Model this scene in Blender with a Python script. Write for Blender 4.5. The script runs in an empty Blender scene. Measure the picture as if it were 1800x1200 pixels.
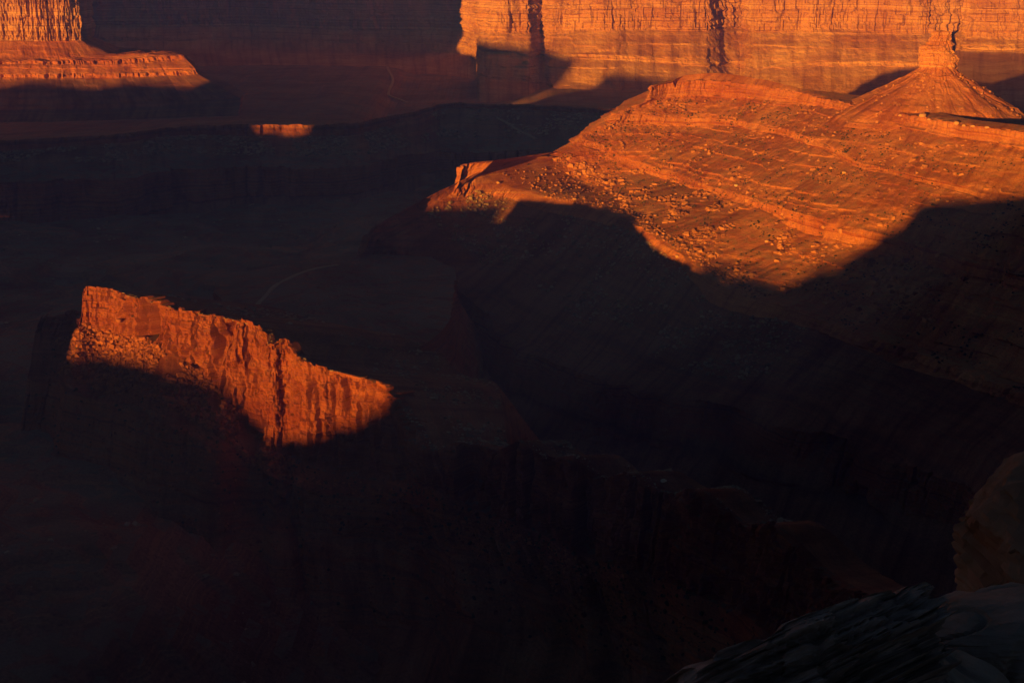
import bpy, math, random
import numpy as np
np.seterr(all='ignore')
sc = bpy.context.scene
col = sc.collection
rad = math.radians

# ------------------------------------------------------------------ camera
CAM_Z = 600.0
PITCH = rad(17.5)
FPX = 2228.0                                   # focal length in pixels of an 1800 px wide frame
cam = bpy.data.cameras.new('camera')
cam.sensor_width = 36.0
cam.lens = 36.0 * FPX / 1800.0
cam.clip_start = 0.1
cam.clip_end = 60000.0
cam_o = bpy.data.objects.new('camera', cam)
cam_o.location = (0, 0, CAM_Z)
cam_o.rotation_euler = (math.pi / 2 - PITCH, 0, 0)
col.objects.link(cam_o)
sc.camera = cam_o

# ------------------------------------------------------------------ sky and sun (very low sun, behind the viewer and to the left)
SUN_AZ = rad(28.0)                             # direction the light travels: 28 degrees right of straight ahead
SUN_EL = rad(4.5)
world = bpy.data.worlds.new('World')
sc.world = world
world.use_nodes = True
wn = world.node_tree.nodes
wl = world.node_tree.links
bg = wn['Background']
sky = wn.new('ShaderNodeTexSky')
sky.sky_type = 'NISHITA'
sky.sun_disc = False
sky.sun_elevation = SUN_EL
sky.sun_rotation = SUN_AZ + math.pi
sky.altitude = 1800.0
sky.dust_density = 0.6
sky.ozone_density = 1.6
wl.new(sky.outputs[0], bg.inputs[0])
bg.inputs[1].default_value = 0.0145
sun = bpy.data.lights.new('sun', 'SUN')
sun.energy = 5.0
sun.angle = rad(0.53)
sun.color = (1.0, 0.385, 0.115)
sun_o = bpy.data.objects.new('sun', sun)
sun_o.rotation_euler = (math.pi / 2 - SUN_EL, 0, -SUN_AZ)
sun_o.location = (-3000, -5600, 900)
col.objects.link(sun_o)
vs = sc.view_settings
vs.view_transform = 'Standard'
vs.look = 'None'
vs.exposure = 0.6
vs.gamma = 1.0
vs.use_curve_mapping = False
sc.render.engine = 'CYCLES'
cy = sc.cycles
cy.use_denoising = True
cy.max_bounces = 4
cy.diffuse_bounces = 2
cy.glossy_bounces = 1
cy.volume_bounces = 0
cy.transparent_max_bounces = 4
cy.use_adaptive_sampling = True
cy.adaptive_threshold = 0.01

# ------------------------------------------------------------------ helpers: points, noise
def ray(px, py):
    a = (px - 900.0) / FPX
    b = (600.0 - py) / FPX
    return np.array([a, math.cos(PITCH) + b * math.sin(PITCH), -math.sin(PITCH) + b * math.cos(PITCH)])
O = np.array([0.0, 0.0, CAM_Z])
def at_z(px, py, z):
    r = ray(px, py)
    return O + r * ((z - CAM_Z) / r[2])
def at_y(px, py, Y):
    r = ray(px, py)
    return O + r * (Y / r[1])
def down(prev, px, py, slope):
    """the point seen at px, py that lies downhill of prev at that slope (degrees)"""
    r = ray(px, py)
    m = math.tan(rad(slope))
    # z = CAM_Z + k r2 ; run = prev.y - k r1 ; z = prev.z - run*m
    k = (prev[2] - prev[1] * m - CAM_Z) / (r[2] - r[1] * m)
    return O + r * k
def chain(first, *steps):
    pts = [np.array(first, float)]
    for (px, py, sl) in steps:
        pts.append(down(pts[-1], px, py, sl))
    return pts

def _hash(ix, iy, iz, seed):
    u = np.uint32
    c = lambda a: a.astype(np.int32).view(u) if isinstance(a, np.ndarray) else u(int(a) & 0xffffffff)
    n = c(ix) * u(374761393) + c(iy) * u(668265263) + c(iz) * u(1440662683) + u((seed * 1274126177) & 0xffffffff)
    n = (n ^ (n >> u(13))) * u(1274126177)
    n = (n ^ (n >> u(15))) * u(2246822519)
    n = n ^ (n >> u(16))
    return (n & u(0xffffff)).astype(np.float64) / 16777215.0
def vn2(x, y, seed=0):
    x = np.asarray(x, float); y = np.asarray(y, float)
    x, y = np.broadcast_arrays(x, y)
    ix = np.floor(x); iy = np.floor(y)
    fx = x - ix; fy = y - iy
    fx = fx * fx * (3 - 2 * fx); fy = fy * fy * (3 - 2 * fy)
    z = np.zeros_like(ix)
    a = _hash(ix, iy, z, seed); b = _hash(ix + 1, iy, z, seed)
    c = _hash(ix, iy + 1, z, seed); d = _hash(ix + 1, iy + 1, z, seed)
    return (a * (1 - fx) + b * fx) * (1 - fy) + (c * (1 - fx) + d * fx) * fy
def vn3(x, y, z, seed=0):
    x, y, z = np.broadcast_arrays(np.asarray(x, float), np.asarray(y, float), np.asarray(z, float))
    ix = np.floor(x); iy = np.floor(y); iz = np.floor(z)
    fx = x - ix; fy = y - iy; fz = z - iz
    fx = fx * fx * (3 - 2 * fx); fy = fy * fy * (3 - 2 * fy); fz = fz * fz * (3 - 2 * fz)
    r = 0
    for dx in (0, 1):
        wx = fx if dx else 1 - fx
        for dy in (0, 1):
            wy = fy if dy else 1 - fy
            for dz in (0, 1):
                wz = fz if dz else 1 - fz
                r = r + wx * wy * wz * _hash(ix + dx, iy + dy, iz + dz, seed)
    return r
def fbm2(x, y, o=4, seed=0):
    r = 0; a = 0.5; t = 0
    for i in range(o):
        r = r + a * vn2(x * 2 ** i, y * 2 ** i, seed + 17 * i); t += a; a *= 0.55
    return r / t
def fbm3(x, y, z, o=3, seed=0):
    r = 0; a = 0.5; t = 0
    for i in range(o):
        r = r + a * vn3(x * 2 ** i, y * 2 ** i, z * 2 ** i, seed + 17 * i); t += a; a *= 0.55
    return r / t
def block(s, z, w, h, seed):
    """blocky rock: every joint-bounded block has its own depth, 0 to 1"""
    zz = z / h + 0.5 * vn2(s / 45.0, z / 200.0, seed + 5)
    layer = np.floor(zz)
    off = _hash(layer, layer * 0, layer * 0, seed) * w * 7
    sw = (s + off + 0.5 * w * vn2(s / (1.7 * w), layer * 3.7, seed + 9)) / w
    return _hash(np.floor(sw), layer, layer * 0, seed + 2)
def sstep(a, b, x):
    t = np.clip((x - a) / (b - a), 0, 1)
    return t * t * (3 - 2 * t)
def herm(k, v, q):
    """smooth curve through the values v (n, ...) at knots k, read at q"""
    k = np.asarray(k, float); v = np.asarray(v, float)
    d = np.diff(k); sl = np.diff(v, axis=0) / d.reshape((-1,) + (1,) * (v.ndim - 1))
    m = np.zeros_like(v)
    m[0] = sl[0]; m[-1] = sl[-1]
    a, b = sl[:-1], sl[1:]
    m[1:-1] = np.where(a * b > 0, 2 * a * b / np.where(np.abs(a + b) < 1e-9, 1e-9, a + b), 0.0)
    i = np.clip(np.searchsorted(k, q, side='right') - 1, 0, len(k) - 2)
    sh = (-1,) + (1,) * (v.ndim - 1)
    dd = d[i].reshape(sh); t = ((q - k[i]) / d[i]).reshape(sh)
    h00 = 2 * t ** 3 - 3 * t ** 2 + 1; h10 = t ** 3 - 2 * t ** 2 + t
    h01 = -2 * t ** 3 + 3 * t ** 2; h11 = t ** 3 - t ** 2
    return h00 * v[i] + h10 * dd * m[i] + h01 * v[i + 1] + h11 * dd * m[i + 1]
def smooth1(a, w, axis):
    if w < 1:
        return a
    ker = np.hanning(2 * w + 3)[1:-1]; ker /= ker.sum()
    pad = [(0, 0)] * a.ndim; pad[axis] = (w, w)
    b = np.pad(a, pad, mode='edge')
    return np.apply_along_axis(lambda v: np.convolve(v, ker, 'valid'), axis, b)

# ------------------------------------------------------------------ helpers: objects
def tag(o, label=None, cat=None, group=None, kind=None):
    if label: o['label'] = label
    if cat: o['category'] = cat
    if group: o['group'] = group
    if kind: o['kind'] = kind
    return o
def empty(name, loc, **kw):
    o = bpy.data.objects.new(name, None)
    o.location = loc
    col.objects.link(o)
    return tag(o, **kw)
def mesh_np(name, V, Fq, mat, parent=None, strat=None, smooth=False, along=None):
    """one mesh from vertices (n,3) and faces (m,3) or (m,4)"""
    V = np.asarray(V, np.float64)
    Fq = np.asarray(Fq, np.int32)
    if parent is not None:
        V = V - np.array(parent.matrix_world.translation if False else parent.location)
    me = bpy.data.meshes.new(name)
    n, k = Fq.shape
    me.vertices.add(len(V)); me.vertices.foreach_set('co', V.astype(np.float32).ravel())
    me.loops.add(n * k); me.loops.foreach_set('vertex_index', Fq.ravel())
    me.polygons.add(n); me.polygons.foreach_set('loop_start', np.arange(0, n * k, k, dtype=np.int32))
    me.polygons.foreach_set('use_smooth', np.full(n, smooth))
    me.update(calc_edges=True)
    if strat is not None:
        at = me.attributes.new('strat', 'FLOAT', 'POINT')
        at.data.foreach_set('value', np.asarray(strat, np.float32).ravel())
    if along is not None:
        at = me.attributes.new('along', 'FLOAT', 'POINT')
        at.data.foreach_set('value', np.asarray(along, np.float32).ravel())
    me.materials.append(mat)
    o = bpy.data.objects.new(name, me)
    col.objects.link(o)
    if parent is not None:
        o.parent = parent
    return o
def grid_faces(nv, nu):
    i = np.arange(nv - 1)[:, None] * nu + np.arange(nu - 1)[None, :]
    i = i.ravel()
    return np.stack([i, i + nu, i + nu + 1, i + 1], 1)

#            but: buttress swell, blk: blocks, crk: cracks, gul: gullies, rgh: roughness, led: ledges, dz: vertical roughness
TYPES = {
    'cliff':  dict(but=5.0, blk=3.4, crk=4.0, gul=0.0, rgh=1.2, led=0.5, dz=0.0),
    'ledge':  dict(but=2.5, blk=2.6, crk=1.6, gul=0.0, rgh=1.0, led=0.8, dz=0.0),
    'talus':  dict(but=1.0, blk=0.0, crk=0.0, gul=2.4, rgh=2.0, led=2.2, dz=0.5),
    'scree':  dict(but=1.0, blk=0.3, crk=0.0, gul=0.9, rgh=3.2, led=0.6, dz=1.0),
    'top':    dict(but=0.0, blk=0.0, crk=0.0, gul=0.0, rgh=0.0, led=0.0, dz=1.6),
    'bench':  dict(but=0.0, blk=0.0, crk=0.0, gul=0.3, rgh=0.6, led=0.0, dz=1.2),
}
KEYS = ('but', 'blk', 'crk', 'gul', 'rgh', 'led', 'dz', 'flu')

class Loft:
    """a landform skinned over rings that run along it; cols[k] is one profile from the top or back down to the foot"""
    def __init__(self, cols, types, du, dv, ref=1, seed=1, scale=1.0, over=None, bs=1.0, wob=0.0, wob_from=0, jag=0.0, jag_ring=None, soft=0.0, cap=None, uview=None):
        C = np.array(cols, float)                              # K, R, 3
        K, R, _ = C.shape
        d = np.linalg.norm(np.diff(C[:, ref, :2], axis=0), axis=1)
        d = np.maximum(d, 1.0)
        kn = np.concatenate([[0], np.cumsum(d)])
        nu = int(kn[-1] / du) + 2
        q = np.linspace(0, kn[-1], nu)
        if uview is not None:                                  # coarser outside the stretch that is in view
            a, b = kn[uview[0]], kn[uview[1]]
            qa = q[q < a][::7]; qb = q[(q >= a) & (q <= b)]; qc = q[q > b][::-1][::7][::-1]
            q = np.concatenate([qa, qb, qc]); nu = len(q)
        G = herm(kn, C, q)                                     # nu, R, 3
        rows = []; par = []; self.seg = []; tt = []; vst = []; v_at = 0
        for r in range(R - 1):
            L = np.percentile(np.linalg.norm(C[:, r + 1] - C[:, r], axis=1), 80)
            dvv = dv if types[r] not in ('top', 'bench') else dv * 1.8
            n0 = max(2, int(L / dvv))
            n = min(n0, cap[r]) if cap and r in cap else n0
            t = np.arange(n) / n
            vst += [v_at + n0 * ti for ti in t]; v_at += n0
            p = dict(TYPES[types[r]])
            if over and r in over: p.update(over[r])
            a0 = len(par)
            for ti in t:
                rows.append((r, ti)); par.append([p.get(k, 0.0) for k in KEYS]); tt.append(ti)
            self.seg.append((a0, len(par)))
        rows.append((R - 2, 1.0)); par.append(par[-1]); tt.append(1.0); vst.append(v_at)
        vst = np.array(vst, float)[:, None]
        ri = np.array([r for r, _ in rows]); tv = np.array([t for _, t in rows])
        B = G[:, ri, :] * (1 - tv)[None, :, None] + G[:, ri + 1, :] * tv[None, :, None]
        B = np.transpose(B, (1, 0, 2)).copy()                  # nv, nu, 3
        nv = len(rows)
        par = np.array(par) * scale
        par = smooth1(par, 1, 0)
        par2 = np.repeat(par[:, None, :], nu, axis=1)
        su = np.broadcast_to(q[None, :], (nv, nu)) + seed * 311.7
        if wob > 0:
            # the beds wander up and down the slope and die out under the scree
            vi = np.arange(nv, dtype=float)[:, None] + 0 * su
            v0 = self.seg[wob_from][0]
            tp = np.clip((vi - v0) / 14.0, 0, 1) * np.clip((nv - 1 - vi) / 14.0, 0, 1)
            sh = wob / dv * 2.0 * (fbm2(su / (95.0 * bs), (vst + 0 * su) * dv / (150.0 * bs), 4, seed + 50) - 0.5) * tp
            w = np.clip(vi + sh, 0, nv - 1.001)
            a = w.astype(int); f = (w - a)[..., None]; uu = np.arange(nu)[None, :] + 0 * a
            B = B[a, uu] * (1 - f) + B[a + 1, uu] * f
            par2 = par2[a, uu] * (1 - f) + par2[a + 1, uu] * f
            if soft > 0:
                Bs = smooth1(B, max(2, int(soft / dv)), 0)
                m = sstep(0.47, 0.66, fbm2(su / (60.0 * bs), (vst + 0 * su) * dv / (70.0 * bs), 3, seed + 55)) * tp
                m = (m * 0.92)[..., None]
                B = B * (1 - m) + Bs * m
                par2[..., 1:3] *= 1 - m
        if jag_ring is not None:
            a0, a1 = self.seg[jag_ring]
            fa = np.zeros(nv); fa[a0:a1] = np.linspace(1, 0, a1 - a0) ** 1.5
            b0 = self.seg[jag_ring - 1][0]; fa[b0:a0] = np.linspace(0, 1, a0 - b0) ** 10
            jz = 0.6 * block(su, 0 * su + 50, 17 * bs, 40, seed + 60) + 0.4 * block(su, 0 * su + 50, 6 * bs, 40, seed + 61)
            B[..., 2] += jag * 2.0 * (jz - 0.6) * fa[:, None]
        T = np.gradient(B[:, :, :2], axis=1)
        T = smooth1(T, max(1, int(25 / du)), 1)
        T = smooth1(T, 3, 0)
        N = np.stack([T[..., 1], -T[..., 0]], -1)
        N /= np.linalg.norm(N, axis=-1, keepdims=True) + 1e-9
        s = su
        z = B[..., 2]
        x, y = B[..., 0], B[..., 1]
        g = {k: par2[..., i] for i, k in enumerate(KEYS)}
        zz = z + 0.02 * s
        dh = g['but'] * 2.0 * (fbm2(s / (58.0 * bs), z / 420.0, 3, seed) - 0.5)
        bl = 0.42 * block(s, zz, 13 * bs, 34 * bs, seed + 1) + 0.33 * block(s, zz, 6.0 * bs, 13 * bs, seed + 2) + 0.25 * block(s, zz, 2.7 * bs, 4.5 * bs, seed + 3)
        dh = dh + g['blk'] * (bl - 0.5) * 1.6
        n1 = 1 - np.abs(2 * vn2(s / (19.0 * bs) + 0.22 * vn2(s / (9.0 * bs), z / (22.0 * bs), seed + 8), z / (170.0 * bs), seed + 4) - 1)
        n2 = 1 - np.abs(2 * vn2(s / (8.0 * bs) + 0.2 * vn2(s / (5.0 * bs), z / (12.0 * bs), seed + 8), z / (60.0 * bs), seed + 6) - 1)
        cm = 0.25 + 0.95 * sstep(0.40, 0.62, vn2(s / (75.0 * bs), z / (220.0 * bs), seed + 15))
        dh = dh - g['crk'] * cm * (1.5 * sstep(0.84, 1.0, n1) + 0.6 * sstep(0.86, 1.0, n2))
        fl_ = 1 - np.abs(2 * vn2(s / (6.5 * bs) + 0.5 * vn2(s / (15.0 * bs), z / (30.0 * bs), seed + 71), z / (75.0 * bs), seed + 70) - 1)
        fm_ = sstep(0.36, 0.6, fbm2(s / (42.0 * bs), z / (45.0 * bs), 3, seed + 72))
        dh = dh - g['flu'] * fm_ * sstep(0.55, 0.97, fl_)
        bed = vn2(zz / (3.1 * bs), s / 120.0, seed + 11) + 0.5 * vn2(zz / (1.2 * bs), s / 60.0, seed + 12)
        dh = dh + np.minimum(g['blk'], g['rgh']) * 0.8 * (bed - 0.75)
        gu = np.abs(2 * fbm2(s / (26.0 * bs) + 0.25 * vn2(s / 14.0, z / 18.0, seed + 20), z / 190.0, 3, seed + 21) - 1)
        fade = np.interp(np.arange(nv), np.arange(nv), np.array([0.35 + 0.65 * t for t in tt]))[:, None]
        gl = np.abs(2 * fbm2(s / (85.0 * bs) + 0.2 * vn2(s / 40.0, z / 50.0, seed + 23), z / 420.0, 2, seed + 24) - 1)
        dh = dh + g['gul'] * (2.2 * (gu - 0.25) + 2.6 * (gl - 0.3)) * fade
        ru = fbm3(x / (9.0 * bs), y / (9.0 * bs), z / (9.0 * bs), 4, seed + 30) - 0.5
        dh = dh + g['rgh'] * 1.8 * ru
        # hard beds that stand out of the slope, broken along their length
        rb = np.random.RandomState(seed)
        zb = float(z.min()); zmax = float(z.max()); jb = 0
        lz = z + 7.0 * bs * (vn2(s / (160.0 * bs), 0.0, seed + 40) - 0.5) + 1.2 * bs * (vn2(s / (16.0 * bs), 0.0, seed + 41) - 0.5)
        lg = g['led'] > 0.3
        while zb < zmax:
            zb += rb.uniform(3.5, 11.0) * bs; jb += 1
            am = rb.uniform(0.4, 1.7); wj = rb.uniform(5, 13) * bs; hj = rb.uniform(1.2, 3.6) * bs
            sel = lg & (lz > zb - hj) & (lz < zb + wj)
            if not sel.any(): continue
            d_ = lz[sel] - zb; ss = s[sel]
            saw = np.where(d_ >= 0, 1 - d_ / wj, 1 + d_ / hj)
            m = sstep(0.42, 0.54, fbm2(ss / (55.0 * bs), np.full_like(ss, jb * 7.7), 3, seed + 44))
            bk_ = 0.7 + 0.6 * block(ss, 0 * ss + jb * 9.0, 5.5 * bs, 4.0, seed + 45)
            dh[sel] += g['led'][sel] * am * m * saw * bk_
        Pz = z + g['dz'] * 2.0 * (fbm3(x / (22.0 * bs), y / (22.0 * bs), 0 * z, 4, seed + 33) - 0.5)
        Vv = np.empty_like(B)
        Vv[..., 0] = x + N[..., 0] * dh
        Vv[..., 1] = y + N[..., 1] * dh
        Vv[..., 2] = Pz
        zr = z.mean(axis=1, keepdims=True)
        self.strat = zr + 0.3 * (Pz - z) + 0 * z
        self.strat = 0.5 * self.strat + 0.5 * Pz
        self.along = s
        self.V = Vv; self.N = N; self.nv = nv; self.nu = nu; self.q = q; self.kn = kn
    def part(self, name, r0, r1, mat, parent=None, smooth=False):
        a = self.seg[r0][0]; b = self.seg[r1][1] + 1
        V = self.V[a:b].reshape(-1, 3)
        return mesh_np(name, V, grid_faces(b - a, self.nu), mat, parent, self.strat[a:b].ravel(), smooth, self.along[a:b].ravel())
    def sites(self, r0, r1, n, rng, u0=0.0, u1=1.0, t0=0.0, t1=1.0):
        """n random points on rings r0..r1 with even cover by area"""
        a = self.seg[r0][0]; b = self.seg[r1][1]
        lo = a + (b - a) * t0; hi = a + (b - a) * t1
        v = rng.uniform(lo, max(lo + 1, hi - 1), n); u = rng.uniform(u0, u1, n) * (self.nu - 2)
        vi = v.astype(int); ui = u.astype(int)
        fv = (v - vi)[:, None]; fu = (u - ui)[:, None]
        P = (self.V[vi, ui] * (1 - fu) + self.V[vi, ui + 1] * fu) * (1 - fv) + (self.V[vi + 1, ui] * (1 - fu) + self.V[vi + 1, ui + 1] * fu) * fv
        return P

def project(P):
    d = P - O
    f = d[..., 1] * math.cos(PITCH) - d[..., 2] * math.sin(PITCH)
    u = d[..., 1] * math.sin(PITCH) + d[..., 2] * math.cos(PITCH)
    return 900 + FPX * d[..., 0] / f, 600 - FPX * u / f, f
def surf(px, py, *lofts):
    """the point of these landforms that is seen at a place in the picture"""
    best = None
    for L_ in lofts:
        if not hasattr(L_, 'pj'): L_.pj = project(L_.V)
        u, v, f = L_.pj
        m = (np.abs(u - px) < 5) & (np.abs(v - py) < 5) & (f > 1)
        if m.any():
            q = L_.V[m]; k = np.argmin(f[m]); p = q[k]
            if best is None or f[m][k] < best[0]: best = (f[m][k], p)
    return best[1] if best else at_z(px, py, 100)

# ------------------------------------------------------------------ materials
def nodes_of(name):
    m = bpy.data.materials.new(name)
    m.use_nodes = True
    nt = m.node_tree
    b = nt.nodes['Principled BSDF']
    b.inputs['Roughness'].default_value = 0.95
    b.inputs['Specular IOR Level'].default_value = 0.08
    return m, nt, b
def N(nt, t, **kw):
    n = nt.nodes.new(t)
    for k, v in kw.items():
        if k.startswith('i_'):
            n.inputs[int(k[2:]) if k[2:].isdigit() else k[2:]].default_value = v
        else:
            setattr(n, k, v)
    return n
def ramp(nt, stops, interp='LINEAR'):
    r = nt.nodes.new('ShaderNodeValToRGB')
    r.color_ramp.interpolation = interp
    el = r.color_ramp.elements
    while len(el) < len(stops): el.new(0.5)
    for e, (p, c) in zip(el, stops):
        e.position = p; e.color = (c[0], c[1], c[2], 1)
    return r
def mix(nt, f, a, b, mode='MIX'):
    m = nt.nodes.new('ShaderNodeMix'); m.data_type = 'RGBA'; m.blend_type = mode
    L = nt.links
    for s, v in ((0, f), (6, a), (7, b)):
        if hasattr(v, 'is_linked') or hasattr(v, 'links'): L.new(v, m.inputs[s])
        elif isinstance(v, (int, float)): m.inputs[s].default_value = v
        else: m.inputs[s].default_value = (v[0], v[1], v[2], 1)
    return m.outputs[2]
def mth(nt, op, a, b=None, c=None):
    m = nt.nodes.new('ShaderNodeMath'); m.operation = op
    for i, v in enumerate((a, b, c)):
        if v is None: continue
        if isinstance(v, (int, float)): m.inputs[i].default_value = v
        else: nt.links.new(v, m.inputs[i])
    return m.outputs[0]
def noise(nt, vec, scale, detail=4, rough=0.55, dist=0.0):
    n = N(nt, 'ShaderNodeTexNoise')
    n.inputs['Scale'].default_value = scale; n.inputs['Detail'].default_value = detail
    n.inputs['Roughness'].default_value = rough; n.inputs['Distortion'].default_value = dist
    nt.links.new(vec, n.inputs['Vector'])
    return n.outputs['Fac']

def rock_material(name, bands, talus_a, talus_b, varnish=(0.10, 0.045, 0.03), px=1.0, band_w=1.0, varn=0.6, pale=None, steep=(0.45, 0.7)):
    """layered sandstone: beds by stratigraphic height, desert varnish streaks, loose slope on the flatter parts. px = metres of one fine detail"""
    m, nt, b = nodes_of(name)
    L = nt.links
    geo = N(nt, 'ShaderNodeNewGeometry')
    pos = geo.outputs['Position']
    at = N(nt, 'ShaderNodeAttribute', attribute_name='strat')
    big = noise(nt, pos, 0.011, 3)
    st = mth(nt, 'MULTIPLY_ADD', big, 10.0, at.outputs['Fac'])
    n1 = N(nt, 'ShaderNodeTexNoise', noise_dimensions='1D')
    n1.inputs['Scale'].default_value = 0.085 / band_w; n1.inputs['Detail'].default_value = 5; n1.inputs['Roughness'].default_value = 0.75
    L.new(st, n1.inputs['W'])
    k = len(bands)
    rp = ramp(nt, [(0.30 + 0.40 * i / (k - 1), c) for i, c in enumerate(bands)])
    L.new(n1.outputs['Fac'], rp.inputs[0])
    # varnish: noise drawn out down the face
    mp = N(nt, 'ShaderNodeMapping'); mp.inputs['Scale'].default_value = (0.16 / px, 0.16 / px, 0.016 / px)
    L.new(pos, mp.inputs['Vector'])
    vf = noise(nt, mp.outputs[0], 1.0, 5, 0.6, 0.3)
    vr = ramp(nt, [(0.50, (0, 0, 0)), (0.72, (1, 1, 1))]); L.new(vf, vr.inputs[0])
    patch = noise(nt, pos, 0.02 / px, 2)
    pr = ramp(nt, [(0.42, (0, 0, 0)), (0.62, (1, 1, 1))]); L.new(patch, pr.inputs[0])
    vfac = mth(nt, 'MULTIPLY', mth(nt, 'MULTIPLY', vr.outputs[0], pr.outputs[0]), varn)
    cliff = mix(nt, vfac, rp.outputs[0], varnish)
    # loose slope
    tn = noise(nt, pos, 0.035 / px, 5, 0.6)
    tr = ramp(nt, [(0.35, talus_a), (0.65, talus_b)]); L.new(tn, tr.inputs[0])
    sp = noise(nt, pos, 0.55 / px, 3, 0.7)
    spr = ramp(nt, [(0.28, (0.5, 0.48, 0.46)), (0.42, (1, 1, 1)), (0.72, (1.3, 1.3, 1.3))]); L.new(sp, spr.inputs[0])
    tal = mix(nt, 0.45, tr.outputs[0], rp.outputs[0])
    al = N(nt, 'ShaderNodeAttribute', attribute_name='along')
    cv = N(nt, 'ShaderNodeCombineXYZ')
    L.new(mth(nt, 'MULTIPLY', al.outputs['Fac'], 0.11 / px), cv.inputs[0]); L.new(mth(nt, 'MULTIPLY', at.outputs['Fac'], 0.022 / px), cv.inputs[1])
    sk = ramp(nt, [(0.33, (0.62, 0.52, 0.47)), (0.5, (1, 1, 1)), (0.7, (1.22, 1.28, 1.34))]); L.new(noise(nt, cv.outputs[0], 1.0, 5, 0.62, 0.4), sk.inputs[0])
    tal = mix(nt, 0.85, tal, sk.outputs[0], 'MULTIPLY')
    tal = mix(nt, 0.75, tal, spr.outputs[0], 'MULTIPLY')
    sx = N(nt, 'ShaderNodeSeparateXYZ'); L.new(geo.outputs['Normal'], sx.inputs[0])
    nz = mth(nt, 'ADD', sx.outputs[2], mth(nt, 'MULTIPLY', mth(nt, 'SUBTRACT', noise(nt, pos, 0.12 / px, 3), 0.5), 0.5))
    fr = N(nt, 'ShaderNodeMapRange'); fr.inputs[1].default_value = steep[0]; fr.inputs[2].default_value = steep[1]
    L.new(nz, fr.inputs[0])
    c = mix(nt, fr.outputs[0], cliff, tal)
    if pale is not None:
        pf = N(nt, 'ShaderNodeMapRange'); pf.inputs[1].default_value = 0.965; pf.inputs[2].default_value = 0.998
        L.new(nz, pf.inputs[0])
        c = mix(nt, mth(nt, 'MULTIPLY', pf.outputs[0], 0.8), c, pale)
    tint = ramp(nt, [(0.36, (0.74, 0.60, 0.52)), (0.5, (1, 1, 1)), (0.64, (1.16, 1.26, 1.36))])
    L.new(noise(nt, pos, 0.014 / px, 4, 0.6, 0.6), tint.inputs[0])
    c = mix(nt, 0.8, c, tint.outputs[0], 'MULTIPLY')
    fine = noise(nt, pos, 0.9 / px, 4, 0.7)
    fr2 = ramp(nt, [(0.25, (0.62, 0.60, 0.58)), (0.75, (1.3, 1.3, 1.3))]); L.new(fine, fr2.inputs[0])
    c = mix(nt, 0.6, c, fr2.outputs[0], 'MULTIPLY')
    L.new(c, b.inputs['Base Color'])
    bn = noise(nt, pos, 0.45 / px, 6, 0.7)
    bp = N(nt, 'ShaderNodeBump'); bp.inputs['Strength'].default_value = 0.85; bp.inputs['Distance'].default_value = 1.5 * px
    L.new(bn, bp.inputs['Height']); L.new(bp.outputs[0], b.inputs['Normal'])
    return m
RED = (0.36, 0.135, 0.065); DRED = (0.23, 0.075, 0.038); TAN = (0.47, 0.23, 0.115); PALE = (0.55, 0.31, 0.17); ORANGE = (0.44, 0.18, 0.08)
GREYBUSH = (0.30, 0.19, 0.12)
M_fin = rock_material('fin_sandstone', [(0.17, 0.05, 0.026), (0.24, 0.072, 0.034), (0.29, 0.095, 0.045), (0.22, 0.07, 0.034), (0.33, 0.12, 0.058), (0.27, 0.088, 0.042), (0.18, 0.052, 0.027)], (0.15, 0.065, 0.042), (0.24, 0.105, 0.062), px=0.8, pale=(0.16, 0.13, 0.11))
M_mesa = rock_material('mesa_sandstone', [DRED, RED, ORANGE, TAN, RED, ORANGE, PALE], (0.43, 0.175, 0.072), (0.56, 0.265, 0.115), px=1.3, varn=0.5, pale=(0.40, 0.24, 0.13))
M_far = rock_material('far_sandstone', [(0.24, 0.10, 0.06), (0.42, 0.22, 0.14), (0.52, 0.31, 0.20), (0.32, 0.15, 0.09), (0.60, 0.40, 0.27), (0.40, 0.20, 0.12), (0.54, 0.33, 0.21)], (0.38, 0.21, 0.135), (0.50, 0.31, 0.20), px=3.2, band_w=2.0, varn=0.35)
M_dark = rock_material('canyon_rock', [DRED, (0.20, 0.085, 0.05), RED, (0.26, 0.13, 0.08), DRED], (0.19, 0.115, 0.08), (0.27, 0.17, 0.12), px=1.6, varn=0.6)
M_butte = rock_material('butte_sandstone', [DRED, RED, ORANGE, RED, TAN, RED, DRED], (0.30, 0.115, 0.055), (0.40, 0.18, 0.09), px=2.4, varn=0.6)
M_bench = rock_material('bench_rock', [DRED, RED, DRED, ORANGE, RED], (0.22, 0.165, 0.13), (0.33, 0.25, 0.20), px=2.4, varn=0.5, pale=(0.24, 0.20, 0.165))
M_tower = rock_material('tower_sandstone', [ORANGE, TAN, PALE, ORANGE, (0.62, 0.38, 0.20), TAN], (0.46, 0.21, 0.09), (0.58, 0.30, 0.14), px=1.3, varn=0.25)

def plain_rock(name, a, b2, sc_=0.4, bump=0.5):
    m, nt, b = nodes_of(name)
    L = nt.links
    geo = N(nt, 'ShaderNodeNewGeometry'); oi = N(nt, 'ShaderNodeObjectInfo')
    f = noise(nt, geo.outputs['Position'], sc_, 5, 0.65)
    ri = geo.outputs['Random Per Island']
    r = ramp(nt, [(0.3, a), (0.7, b2)]); L.new(mth(nt, 'MULTIPLY_ADD', ri, 0.5, mth(nt, 'MULTIPLY', f, 0.6)), r.inputs[0])
    L.new(r.outputs[0], b.inputs['Base Color'])
    bp = N(nt, 'ShaderNodeBump'); bp.inputs['Strength'].default_value = bump; bp.inputs['Distance'].default_value = 0.4
    L.new(noise(nt, geo.outputs['Position'], sc_ * 4, 5, 0.7), bp.inputs['Height']); L.new(bp.outputs[0], b.inputs['Normal'])
    return m
M_rub_red = plain_rock('red_rubble', (0.14, 0.05, 0.03), (0.36, 0.15, 0.08))
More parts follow.
